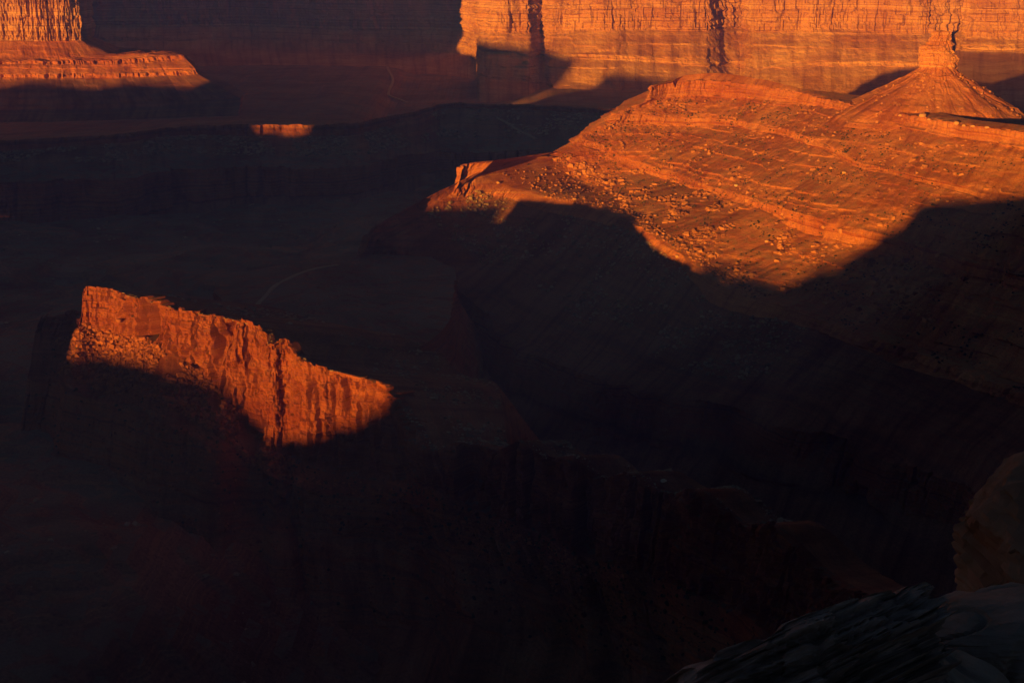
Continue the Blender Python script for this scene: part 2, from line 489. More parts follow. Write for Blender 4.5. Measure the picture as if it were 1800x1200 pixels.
M_rub_mesa = plain_rock('orange_rubble', (0.20, 0.085, 0.045), (0.50, 0.26, 0.14))
M_rub_pale = plain_rock('pale_rubble', (0.16, 0.125, 0.10), (0.44, 0.36, 0.30))
M_scrub_shade = plain_rock('scrub_shade', (0.035, 0.036, 0.02), (0.085, 0.08, 0.045), 1.0)  # dark tone for shrubs and for dots standing in for rock shadows
M_road = plain_rock('dirt', (0.34, 0.27, 0.22), (0.46, 0.375, 0.31), 0.05)

# ================================================================== THE SETTING
rng = np.random.default_rng(7)

# ---- ground: the canyon floor, one sheet that runs on beyond the horizon
gx = np.concatenate([-np.geomspace(9000, 1700, 30), np.linspace(-1650, 1250, 200), np.geomspace(1300, 9000, 30)])
gy = np.concatenate([-np.geomspace(5000, 300, 24), np.linspace(-250, 700, 50), np.linspace(706, 2800, 200), np.geomspace(2830, 12000, 50)])
X, Y = np.meshgrid(gx, gy)
zf = 66 - 112 * sstep(-380, -60, X) * sstep(2150, 1750, Y) + 120 * (fbm2(X / 520.0, Y / 340.0, 4, 3) - 0.5)
zq = zf / 10.5; fl = np.floor(zq); fq = zq - fl
zf = (fl + 0.25 * fq + 0.75 * sstep(0.70, 0.93, fq)) * 10.5          # bedded rock floor in low steps
zf = zf + 2.6 * (fbm2(X / 26.0, Y / 26.0, 4, 9) - 0.5)
zf = np.where(Y > 3200, np.minimum(zf, 66), zf)
V = np.stack([X, Y, zf], -1).reshape(-1, 3)
g = mesh_np('ground', V, grid_faces(len(gy), len(gx))[:, ::-1], M_bench, None, zf.ravel())
tag(g, 'dark rocky canyon floor winding between the mesas', kind='structure')

# ---- the bench beyond the inner canyon with its pale rim, and the canyon wall under it
rim = [(-260, 262), (-60, 250), (0, 247), (60, 244), (130, 240), (200, 236), (280, 226), (340, 221), (450, 219), (560, 219), (612, 217), (665, 207), (725, 197), (800, 181), (900, 183), (1000, 187), (1110, 192), (1300, 205)]
cols = []
for i, (px, py) in enumerate(rim):
    jit = rng.uniform(-4, 4)
    e = at_z(px, py, 200)
    back2 = np.array([e[0] * 1.55, 7600, 30.0]); back1 = np.array([e[0] * 1.12, e[1] + 560, 146.0]); back0 = np.array([e[0] * 1.02, e[1] + 90, 191.0])
    dd_ = float(np.interp(px, [440, 600, 660, 860, 960], [0, 0, 1, 1, 0])); back0[2] -= 11 * dd_; back1[2] -= 42 * dd_
    ch = np.interp(px, [0, 300, 450, 620, 800, 1100], [20, 15, 21, 22, 9, 10])
    c1 = down(e, px, py + ch, 78)
    c2 = down(c1, px, py + ch + np.interp(px, [0, 600, 800, 1100], [28, 36, 52, 40]), 27)
    lc = np.interp(px, [-100, 0, 230, 330, 640, 760, 1100], [312, 310, 312, 290, 282, 268, 262]) + jit
    c3 = down(c2, px, max(lc, c2[2] * 0 + py + 75), 11)
    lb = np.interp(px, [-100, 0, 230, 300, 360, 640, 760, 1100], [436, 432, 425, 372, 348, 342, 300, 290]) + jit
    c4 = down(c3, px, lb, 74)
    c5 = down(c4, px, lb + 25, 16)
    c6 = np.array([c5[0] * 0.95, c5[1] - 150, 30.0])
    cols.append([back2, back1, back0, e, c1, c2, c3, c4, c5, c6])
LB = Loft(cols, ['bench', 'bench', 'bench', 'ledge', 'scree', 'talus', 'cliff', 'talus', 'talus'], 4.4, 3.4, ref=3, seed=11, bs=1.8, wob=10, wob_from=4, jag=2.2, jag_ring=3, cap={0: 14, 1: 22, 5: 14, 7: 10, 8: 6},
          over={0: dict(dz=4.0), 1: dict(dz=1.5), 2: dict(dz=0.5), 3: dict(but=14, blk=8, crk=5), 6: dict(but=34, blk=9, crk=10)})
bt = empty('bench', tuple(at_z(600, 300, 60)), label='dark bench land beyond the inner canyon with a pale broken rim', kind='structure')
LB.part('bench_top', 0, 2, M_bench, bt)
LB.part('rim_cliff', 3, 3, M_dark, bt)
LB.part('debris_slope', 4, 5, M_bench, bt)
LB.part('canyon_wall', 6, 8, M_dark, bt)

# ---- the far cliffs that close the view
far = []
spec = [  # px, depth, cliff-top z, cliff base py, ledge py, foot py
    (-900, 6900, 800, 40, 60, 75), (-300, 6300, 800, 48, 68, 84), (0, 6100, 800, 50, 70, 86), (250, 6050, 800, 48, 70, 88), (420, 6150, 800, 46, 68, 86), (560, 6050, 800, 52, 72, 90),
    (700, 6000, 800, 54, 74, 92), (800, 5800, 800, 55, 76, 96), (836, 5500, 800, 57, 80, 104), (842, 4700, 800, 54, 86, 128), (880, 4600, 800, 58, 92, 140), (925, 4600, 800, 60, 96, 146), (950, 4730, 800, 54, 97, 148),
    (975, 4640, 800, 60, 98, 150), (1060, 4600, 800, 54, 102, 152), (1150, 4620, 800, 55, 108, 158), (1240, 4600, 800, 56, 112, 164), (1283, 4760, 800, 50, 116, 168), (1300, 4780, 800, 52, 118, 170),
    (1325, 4600, 800, 57, 118, 172), (1420, 4580, 800, 54, 116, 172), (1540, 4560, 800, 56, 114, 174), (1630, 4520, 800, 60, 116, 176), (1655, 4540, 800, 62, 118, 178), (1668, 4900, 800, 40, 78, 90),
    (1690, 4560, 800, 66, 84, 92), (1760, 4500, 800, 70, 86, 94), (1850, 4500, 800, 72, 88, 96), (2100, 4500, 800, 76, 92, 100)]
cols = []
for (px, Yd, zt, pb, pl, pf) in spec:
    b = at_y(px, pb, Yd)
    top = np.array([b[0] * 1.004, Yd + 22, zt])
    back = np.array([b[0] * 1.3, Yd + 900, zt])
    m1 = np.array([b[0] * 1.002, Yd + 8, b[2] + 70])
    m2 = m1 + (top - m1) * (90.0 / (top[2] - m1[2]))
    c2 = down(b, px, pb + (pl - pb) * 0.9, 30)
    c3 = down(c2, px, pl + 3, 66)
    c4 = down(c3, px, pf, 24)
    c5 = np.array([c4[0] * 0.9, c4[1] - 500, 60.0]) if px < 1660 else down(c4, px, 206, 2.6)
    cols.append([back, top, m2, m1, b, c2, c3, c4, c5])
FW = Loft(cols, ['top', 'cliff', 'cliff', 'cliff', 'talus', 'ledge', 'talus', 'bench'], 4.4, 3.6, ref=4, seed=23, bs=2.6, wob=26, wob_from=4, soft=40, cap={0: 4, 1: 12, 4: 34, 6: 26, 7: 14}, uview=(2, 27),
          over={1: dict(but=48, blk=14, crk=5, led=8), 2: dict(but=48, blk=14, crk=5, led=8), 3: dict(but=48, blk=16, crk=7, led=8, flu=6), 4: dict(gul=13, rgh=8, led=6, but=22), 5: dict(but=18, blk=9, gul=10, led=5), 6: dict(gul=11, rgh=8, led=6, but=14)})
fw = empty('far_cliffs', tuple(at_y(1200, 150, 4300)), label='long far wall of layered cliffs closing the top of the view', kind='structure')
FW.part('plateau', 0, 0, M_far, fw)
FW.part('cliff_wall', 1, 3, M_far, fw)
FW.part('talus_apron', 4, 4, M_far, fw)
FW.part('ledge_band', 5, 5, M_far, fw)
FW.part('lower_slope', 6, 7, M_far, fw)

# ---- unseen mesas added behind the viewer, skyline shaped to shade the low ground
prof = [(-4200, 440), (-3300, 420), (-2932, 413), (-2853, 430), (-2700, 420), (-2630, 436), (-2475, 430), (-2440, 575), (-2255, 580), (-2188, 572), (-2095, 566), (-2023, 556), (-1950, 540),
        (-1905, 530), (-1888, 368), (-1850, 372), (-1830, 364), (-1785, 372), (-1771, 490), (-1500, 466), (-1300, 440), (-1245, 425), (-1212, 385), (-1182, 332), (-1158, 314), (-1144, 314), (-1069, 312), (-1048, 316), (-1022, 256), (-977, 256),
        (-878, 260), (-823, 250), (-794, 222), (-772, 208), (-757, 199), (-742, 206), (-711, 213), (-695, 226), (-675, 228), (-661, 243), (-640, 252), (-628, 271), (-599, 281), (-585, 282), (-570, 273), (-537, 276), (-515, 276), (-496, 274), (-479, 273), (-462, 282), (-440, 296), (-412, 309), (-380, 330), (-351, 349), (-342, 364), (-336, 383), (-311, 389), (-197, 411), (-150, 430), (-80, 520)]
def sun_plan(s, t):
    return np.array([s * math.cos(SUN_AZ) + t * math.sin(SUN_AZ), -s * math.sin(SUN_AZ) + t * math.cos(SUN_AZ)])
cols = []
for (s, h) in prof:
    T0 = float(np.interp(s, [-1100, -900, -430, -370], [-600, -1500, -1500, -600]))
    zt = h - math.tan(SUN_EL) * T0
    r = []
    for (dt, dz) in ((-900, -300), (-420, -70), (-60, -2), (0, 0), (14, -70), (150, -150), (420, -300)):
        p = sun_plan(s, T0 + dt); r.append([p[0], p[1], max(25.0, zt + dz)])
    cols.append(r)
OM = Loft(cols, ['talus', 'top', 'top', 'cliff', 'talus', 'talus'], 7.0, 9.0, ref=3, seed=31, bs=2.0, cap={0: 6, 1: 6, 2: 6, 4: 6, 5: 6}, over={3: dict(but=1.5, blk=1.5, crk=1.0), 2: dict(dz=1.0)})
om = empty('shade_rampart', (cols[10][3][0], cols[10][3][1], 30.0), label='unseen mesa rampart added behind the viewer, skyline shaped to shade the canyon', kind='structure')
OM.part('plateau', 0, 2, M_dark, om)
OM.part('cliff_wall', 3, 5, M_dark, om)

# ---- the rim the viewer stands on
edge = [(1500, 2000, 590), (900, 1100, 592), (420, 470, 592), (150, 105, 590), (40, 30, 580), (14.5, 15.5, 588), (6.0, 8.2, 594.6), (3.4, 5.6, 595.7), (1.6, 4.0, 596.8), (0.5, 2.2, 598.2), (-2, 1.6, 598.2), (-7, -1, 598.3), (-22, -14, 598.0), (-70, -70, 597), (-330, -480, 598), (-800, -1400, 600)]
cols = []
for i, (x, y, z) in enumerate(edge):
    a = np.array(edge[max(0, i - 1)][:2], float); b = np.array(edge[min(len(edge) - 1, i + 1)][:2], float)
    t = (b - a) / np.linalg.norm(b - a); o_ = np.array([t[1], -t[0]])
    k = 1.0 if -10 < x < 12 else 4.0
    r = [[x + 1500 - o_[0] * 900, y - 2200 - abs(o_[1]) * 300, 600.0], [x - o_[0] * 12 * k, y - o_[1] * 12 * k, max(z, 598.2 if k == 1 else z)], [x - o_[0] * 1.2, y - o_[1] * 1.2, z + 0.05], [x, y, z]]
    for (oo, zz) in ((2, -14), (5, -60), (16, -130), (22, -190), (90, -330), (170, -520)):
        r.append([x + o_[0] * oo, y + o_[1] * oo, z + zz])
    cols.append(r)
RM = Loft(cols, ['top', 'top', 'top', 'ledge', 'cliff', 'talus', 'cliff', 'talus', 'talus'], 20.0, 20.0, ref=3, seed=81, bs=1.5, cap={0: 5, 1: 4, 2: 3}, over={0: dict(dz=0.3), 1: dict(dz=0.05), 2: dict(dz=0.05), 3: dict(but=0.0, blk=0.3, crk=0.1, rgh=0.1, led=0.0), 4: dict(but=2, blk=2, crk=2)})
rm = empty('rim_mesa', (30.0, -40.0, 590.0), label='mesa rim the view is taken from', kind='structure')
RM.part('plateau', 0, 2, M_dark, rm)
RM.part('cliff_wall', 3, 8, M_dark, rm)

# ================================================================== LANDFORMS IN VIEW
def columns(spec_):
    return spec_

# ---- sandstone fin, front left, with its long dark continuation toward the viewer
# crest px,py,z ; cliff foot px,py ; talus foot py ; lower cliff foot py ; back edge px,py,z
S = [
    ((70, 560, 255), (62, 585), (50, 655), (30, 790), (10, 960), (100, 548, 254)),
    ((115, 548, 262), (106, 590), (90, 662), (62, 790), (45, 962), (150, 535, 261)),
    ((143, 556, 272), (138, 578), (122, 666), (100, 798), (85, 975), (168, 530, 271)),
    ((147, 508, 300), (146, 566), (128, 668), (110, 800), (95, 980), (170, 503, 299)),
    ((178, 509, 300), (178, 580), (160, 690), (150, 815), (140, 1000), (215, 502, 299)),
    ((215, 518, 300), (214, 588), (200, 705), (190, 830), (185, 1010), (300, 508, 298)),
    ((255, 530, 300), (252, 594), (240, 722), (235, 845), (230, 1020), (360, 519, 297)),
    ((300, 542, 300), (296, 614), (288, 740), (285, 850), (280, 1030), (430, 534, 296)),
    ((345, 552, 299), (345, 652), (338, 760), (335, 860), (330, 1040), (490, 553, 294)),
    ((395, 560, 299), (392, 694), (386, 785), (385, 880), (380, 1060), (540, 570, 293)),
    ((435, 572, 299), (428, 748), (425, 808), (425, 900), (425, 1070), (570, 583, 292)),
    ((458, 582, 298), (452, 774), (455, 826), (460, 915), (465, 1080), (590, 592, 291)),
    ((468, 606, 291), (466, 788), (475, 838), (485, 925), (495, 1085), (600, 600, 290)),
    ((482, 601, 296), (482, 796), (492, 846), (505, 930), (520, 1090), (607, 606, 290)),
    ((500, 600, 297), (500, 802), (512, 852), (525, 938), (545, 1095), (615, 612, 290)),
    ((518, 626, 290), (520, 810), (532, 858), (545, 945), (570, 1100), (625, 620, 289)),
    ((552, 646, 288), (556, 822), (570, 866), (590, 952), (615, 1105), (645, 636, 287)),
    ((595, 655, 289), (602, 834), (620, 872), (640, 955), (665, 1105), (680, 650, 286)),
    ((640, 668, 289), (650, 842), (665, 880), (690, 960), (715, 1100), (720, 668, 285)),
    ((685, 697, 286), (700, 845), (712, 886), (735, 962), (765, 1100), (755, 692, 282)),
    ((722, 748, 278), (735, 850), (748, 890), (770, 965), (800, 1095), (785, 735, 274)),
    ((755, 790, 268), (768, 862), (782, 896), (806, 968), (840, 1095), (830, 772, 266)),
    ((800, 777, 274), (808, 880), (822, 915), (850, 985), (880, 1100), (880, 760, 271)),
    ((868, 792, 268), (868, 905), (880, 945), (905, 1010), (930, 1115), (960, 766, 272)),
    ((905, 776, 282), (902, 915), (914, 955), (937, 1020), (960, 1120), (980, 770, 272)),
    ((950, 806, 272), (946, 935), (956, 975), (976, 1035), (1000, 1137), (1050, 785, 272)),
    ((1000, 802, 288), (994, 955), (1006, 998), (1026, 1060), (1050, 1155), (1100, 800, 275)),
    ((1046, 838, 274), (1038, 978), (1050, 1022), (1068, 1082), (1093, 1172), (1150, 812, 275)),
    ((1104, 832, 294), (1090, 995), (1102, 1042), (1118, 1100), (1142, 1190), (1200, 830, 280)),
    ((1160, 866, 282), (1140, 1012), (1150, 1062), (1165, 1122), (1190, 1212), (1270, 850, 282)),
    ((1222, 866, 304), (1200, 1035), (1210, 1085), (1224, 1145), (1247, 1235), (1330, 880, 286)),
    ((1286, 918, 292), (1262, 1062), (1270, 1112), (1284, 1172), (1304, 1262), (1400, 900, 290)),
    ((1358, 932, 318), (1332, 1095), (1338, 1150), (1350, 1210), (1368, 1300), (1470, 940, 296)),
    ((1430, 1000, 304), (1400, 1135), (1405, 1192), (1415, 1252), (1430, 1342), (1540, 975, 300)),
    ((1540, 1070, 325), (1520, 1230), (1520, 1290), (1530, 1350), (1540, 1430), (1660, 1060, 310)),
    ((1640, 1150, 340), (1610, 1320), (1610, 1390), (1620, 1440), (1640, 1530), (1780, 1150, 325))]
cols = []
for (c, f, t, l, w, bk) in S:
    lo = float(np.interp(c[0], [400, 560, 690, 880], [58, 84, 92, 82]))
    e = at_z(c[0], c[1], c[2] - lo); b = at_z(bk[0], bk[1], bk[2] - lo)
    if b[1] < e[1] + 12: b[1] = e[1] + 12
    b = e + np.array([0.75 * 13, 0.66 * 13, -2.5])
    f1 = down(e, f[0], f[1], 80)
    t1 = down(f1, t[0], t[1], 34)
    l1 = down(t1, l[0], l[1], 58)
    w1 = down(l1, w[0], w[1], 40)
    w2 = np.array([w1[0] - 40, w1[1] - 160, min(w1[2] - 60, 20.0)])
    bw = float(np.interp(c[0], [600, 800], [190, 48]))
    bb = b + np.array([0.72 * bw, 0.69 * bw, -0.29 * bw])
    bbb = bb + np.array([120, 110, 0.0]); bbb[2] = -60.0
    cols.append([bbb, bb, b, e, f1, t1, l1, w1, w2])
FN = Loft(cols, ['talus', 'scree', 'top', 'cliff', 'scree', 'cliff', 'talus', 'talus'], 1.15, 1.1, ref=3, seed=5, bs=1.0, wob=9, wob_from=4, soft=10, jag=5.5, jag_ring=3, cap={0: 8, 1: 30, 4: 44, 5: 40, 6: 26, 7: 10},
          over={0: dict(gul=4, led=2), 1: dict(gul=0.8, led=0.2, rgh=1.4, dz=1.0), 2: dict(dz=0.5, rgh=0.2), 3: dict(but=9.5, blk=6.2, crk=11, rgh=2.2, led=1.2, flu=8.0), 4: dict(rgh=2.2), 5: dict(but=14, blk=3, crk=7), 6: dict(gul=5)})
fin = empty('sandstone_fin', tuple(cols[5][5]), label='narrow orange sandstone fin with jagged crest, front face glowing in the last sun', cat='rock fin')
FN.part('back_slope', 0, 1, M_dark, fin)
FN.part('cap_surface', 2, 2, M_fin, fin)
FN.part('cliff_face', 3, 3, M_fin, fin)
FN.part('talus_slope', 4, 4, M_fin, fin)
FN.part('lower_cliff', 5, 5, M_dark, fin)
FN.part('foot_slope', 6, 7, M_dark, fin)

# ---- large layered mesa, right
def mesa_col(r0, r1, r2, r3, r4, r5, r6, r7, r8, r9, r10, r11, r12):
    p0 = at_z(*r0); p1 = at_z(*r1)
    if p0[1] < p1[1] + 15: p0[1] = p1[1] + 15
    bk = np.array([p0[0] + 60, p0[1] + 130, 235.0])
    bk2 = np.array([p0[0] + 130, p0[1] + 420, 60.0])
    k4 = float(np.interp(r3[0], [1130, 1300], [1.0, 0.5])); k6 = float(np.interp(r5[0], [1064, 1250], [1.0, 0.65]))
    r4 = (r3[0] + (r4[0] - r3[0]) * k4, r3[1] + (r4[1] - r3[1]) * k4)
    r6 = (r5[0] + (r6[0] - r5[0]) * k6, r5[1] + (r6[1] - r5[1]) * k6)
    ch = [p1]
    for (px, py), sl in zip((r2, r3, r4, r5, r6, r7, r8, r9, r10, r11, r12), (72, 27, 66, 27, 66, 27, -5.0, 74, 27, 12, 70)):
        ch.append(down(ch[-1], px, py, sl))
    l = ch[-1]
    ft = np.array([l[0] - 60, l[1] - 120, min(l[2] - 40, 45.0)])
    return [bk2, bk, p0] + ch + [ft]
cols = [
    mesa_col((1196, 143, 338), (1160, 146, 330), (1155, 154), (1095, 182), (1092, 190), (1030, 226), (1027, 232), (990, 266), (866, 281), (854, 297), (752, 346), (664, 394), (636, 450)),
    mesa_col((1182, 144, 336), (1143, 152, 329), (1140, 176), (1078, 199), (1071, 213), (1018, 240), (1013, 251), (966, 276), (806, 292), (797, 342), (712, 376), (640, 412), (598, 528)),
    mesa_col((1205, 134, 345), (1178, 146, 332), (1172, 172), (1130, 202), (1124, 218), (1064, 256), (1060, 268), (985, 294), (848, 309), (836, 346), (755, 392), (690, 428), (660, 545)),
    mesa_col((1260, 131, 348), (1240, 141, 336), (1236, 172), (1205, 206), (1200, 226), (1118, 284), (1114, 300), (1025, 322), (915, 334), (905, 352), (800, 430), (745, 466), (724, 570)),
    mesa_col((1340, 141, 345), (1330, 151, 334), (1328, 178), (1302, 213), (1300, 236), (1200, 308), (1196, 330), (1082, 352), (1008, 354), (998, 370), (880, 482), (826, 530), (800, 625)),
    mesa_col((1420, 158, 336), (1420, 166, 331), (1415, 186), (1370, 224), (1366, 250), (1265, 330), (1262, 348), (1140, 384), (1100, 384), (1090, 400), (962, 540), (910, 596), (882, 690)),
    mesa_col((1510, 168, 333), (1500, 184, 329), (1494, 198), (1442, 248), (1438, 274), (1335, 352), (1332, 376), (1200, 428), (1166, 426), (1156, 445), (1040, 590), (990, 645), (962, 735)),
    mesa_col((1600, 182, 334), (1580, 199, 328), (1574, 216), (1530, 290), (1526, 308), (1430, 380), (1430, 432), (1290, 490), (1262, 492), (1250, 512), (1160, 640), (1115, 680), (1085, 770)),
    mesa_col((1692, 207, 332), (1680, 216, 328), (1676, 240), (1625, 312), (1622, 330), (1560, 415), (1556, 458), (1430, 545), (1405, 548), (1394, 570), (1310, 668), (1270, 715), (1240, 800)),
    mesa_col((1808, 222, 332), (1800, 232, 328), (1797, 258), (1750, 345), (1748, 362), (1690, 455), (1686, 495), (1590, 600), (1568, 605), (1558, 625), (1480, 705), (1440, 760), (1410, 840)),
    mesa_col((1950, 244, 332), (1940, 254, 328), (1937, 282), (1890, 380), (1888, 396), (1840, 500), (1838, 535), (1760, 660), (1740, 668), (1730, 690), (1650, 760), (1610, 820), (1590, 895)),
    mesa_col((2175, 288, 332), (2160, 300, 328), (2157, 330), (2110, 440), (2108, 460), (2060, 570), (2058, 600), (1990, 740), (1970, 750), (1960, 775), (1880, 850), (1850, 910), (1830, 980))]
MS = Loft(cols, ['talus', 'ledge', 'top', 'ledge', 'talus', 'ledge', 'talus', 'ledge', 'talus', 'bench', 'cliff', 'scree', 'talus', 'cliff', 'talus'], 2.0, 1.6, ref=5, seed=3, bs=1.3, wob=17, wob_from=3, soft=26, jag=2.5, jag_ring=3, cap={0: 6, 1: 8, 2: 14, 9: 22, 11: 44, 12: 26, 13: 40, 14: 10},
          over={3: dict(but=5, gul=1.5, led=2.5, blk=4, crk=3), 4: dict(gul=5.0, led=6.6, rgh=4.6, but=4), 5: dict(but=8, gul=4, led=4, blk=3.6), 6: dict(gul=6.5, led=7.0, rgh=5.4, but=5), 7: dict(but=8, gul=5, led=4, blk=3.6), 8: dict(gul=6.5, led=6.0, rgh=5.6, but=5), 10: dict(but=8, blk=6.5, crk=6), 13: dict(but=26, blk=6, crk=7)})
mesa = empty('layered_mesa', tuple(cols[6][10]), label='broad sunlit orange mesa with stepped ledges and long boulder slopes', cat='mesa')
MS.part('back_slope', 0, 1, M_dark, mesa)
MS.part('plateau', 2, 2, M_mesa, mesa)
MS.part('rim_cliff', 3, 3, M_mesa, mesa)
MS.part('upper_slope', 4, 4, M_mesa, mesa)
MS.part('ledge_band', 5, 5, M_mesa, mesa)
MS.part('middle_slope', 6, 6, M_mesa, mesa)
MS.part('ledge_band', 7, 7, M_mesa, mesa)
MS.part('boulder_slope', 8, 8, M_mesa, mesa)
MS.part('bench', 9, 9, M_mesa, mesa)
MS.part('bench_cliff', 10, 10, M_mesa, mesa)
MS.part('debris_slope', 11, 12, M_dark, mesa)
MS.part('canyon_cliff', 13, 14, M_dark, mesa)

# ---- butte at the top left
def butte_col(Yd, base, *steps):
    b = at_y(base[0], base[1], Yd)
    top = np.array([b[0], b[1] + 25, 730.0]); back = np.array([b[0] - 60, b[1] + 300, 735.0])
    m2 = b + (top - b) * (150.0 / (top[2] - b[2]))
    ch = [back, top, m2, b]
    for (px, py, sl) in steps: ch.append(down(ch[-1], px, py, sl))
    l = ch[-1]
    ch.append(np.array([l[0], l[1] - 200, 60.0]))
    return ch
bkc = butte_col(4300, (146, 60), (210, 84, 30), (300, 92, 4), (300, 96, 60), (330, 112, 30), (332, 118, 60), (400, 150, 22))
cols = [bkc,
    butte_col(3830, (154, 71), (196, 93, 32), (324, 97, 3), (330, 106, 66), (346, 124, 32), (349, 131, 66), (425, 172, 22)),
    butte_col(3790, (146, 73), (170, 98, 32), (286, 99, 3), (290, 109, 66), (300, 127, 32), (302, 134, 66), (340, 180, 22)),
    butte_col(3780, (120, 72), (135, 102, 32), (240, 103, 3), (242, 112, 66), (246, 129, 32), (247, 136, 66), (270, 184, 22)),
    butte_col(3770, (80, 73), (88, 104, 32), (150, 106, 3), (152, 114, 66), (152, 130, 32), (152, 138, 66), (165, 188, 22)),
    butte_col(3760, (30, 72), (34, 105, 32), (60, 108, 3), (60, 115, 66), (60, 131, 32), (60, 139, 66), (60, 192, 22)),
    butte_col(3760, (-60, 72), (-60, 106, 32), (-50, 109, 3), (-50, 116, 66), (-50, 132, 32), (-50, 140, 66), (-60, 196, 22)),
    butte_col(3760, (-400, 72), (-400, 108, 32), (-400, 111, 3), (-400, 118, 66), (-400, 134, 32), (-400, 142, 66), (-400, 200, 22)),
    butte_col(3700, (-2600, 72), (-2600, 108, 32), (-2600, 111, 3), (-2600, 118, 66), (-2600, 134, 32), (-2600, 142, 66), (-2600, 200, 22))]
BU = Loft(cols[::-1], ['top', 'cliff', 'cliff', 'talus', 'bench', 'ledge', 'talus', 'ledge', 'talus', 'talus'], 3.2, 2.8, ref=6, seed=41, bs=2.2, wob=7, wob_from=4, cap={0: 3, 1: 10, 3: 20, 4: 16, 8: 20, 9: 6}, uview=(2, 8),
          over={1: dict(but=26, blk=13, crk=9, led=4, flu=4), 2: dict(but=26, blk=13, crk=9, led=4, flu=4), 3: dict(gul=5, rgh=5, led=4), 4: dict(dz=9, rgh=8, gul=5, led=5), 5: dict(but=12, blk=11, crk=9, gul=7), 6: dict(gul=10, rgh=6, led=5), 7: dict(but=12, blk=11, crk=9, gul=9), 8: dict(gul=17, rgh=6, led=5)})
bu = empty('cliff_butte', tuple(cols[4][9]), label='sheer sunlit butte corner on a stepped ledge, cut by the upper frame edge', cat='butte')
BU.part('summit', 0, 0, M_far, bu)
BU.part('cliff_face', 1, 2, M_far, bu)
BU.part('talus_slope', 3, 4, M_butte, bu)
BU.part('ledge_band', 5, 5, M_butte, bu)
BU.part('middle_slope', 6, 6, M_butte, bu)
BU.part('ledge_band', 7, 7, M_butte, bu)
BU.part('foot_slope', 8, 9, M_dark, bu)

# ---- low flat platform with the track, mid left
edge = [(760, 452), (660, 447), (590, 451), (530, 460), (470, 470), (410, 483), (384, 493), (378, 505), (390, 530), (420, 570), (480, 640), (640, 640), (790, 560), (800, 480), (760, 452)]
cols = []
ctr = at_z(560, 505, 118)
for (px, py) in edge:
    e = at_z(px, py, 112)
    d = (e - ctr); d[2] = 0; d /= np.linalg.norm(d)
    cols.append([ctr + d * 4, 0.5 * (ctr + e), e, e + d * 6 + np.array([0, 0, -48]), e + d * 70 + np.array([0, 0, -150])])
PL = Loft(cols[::-1], ['top', 'top', 'ledge', 'talus'], 3.2, 3.2, ref=2, seed=51, bs=1.5, over={0: dict(dz=0.8), 1: dict(dz=0.8)})
pl = empty('rock_platform', (ctr[0], ctr[1], 50.0), label='low flat rock platform carrying a curved dirt track', cat='rock platform')
PL.part('top_surface', 0, 1, M_bench, pl)
PL.part('edge_cliff', 2, 3, M_dark, pl)

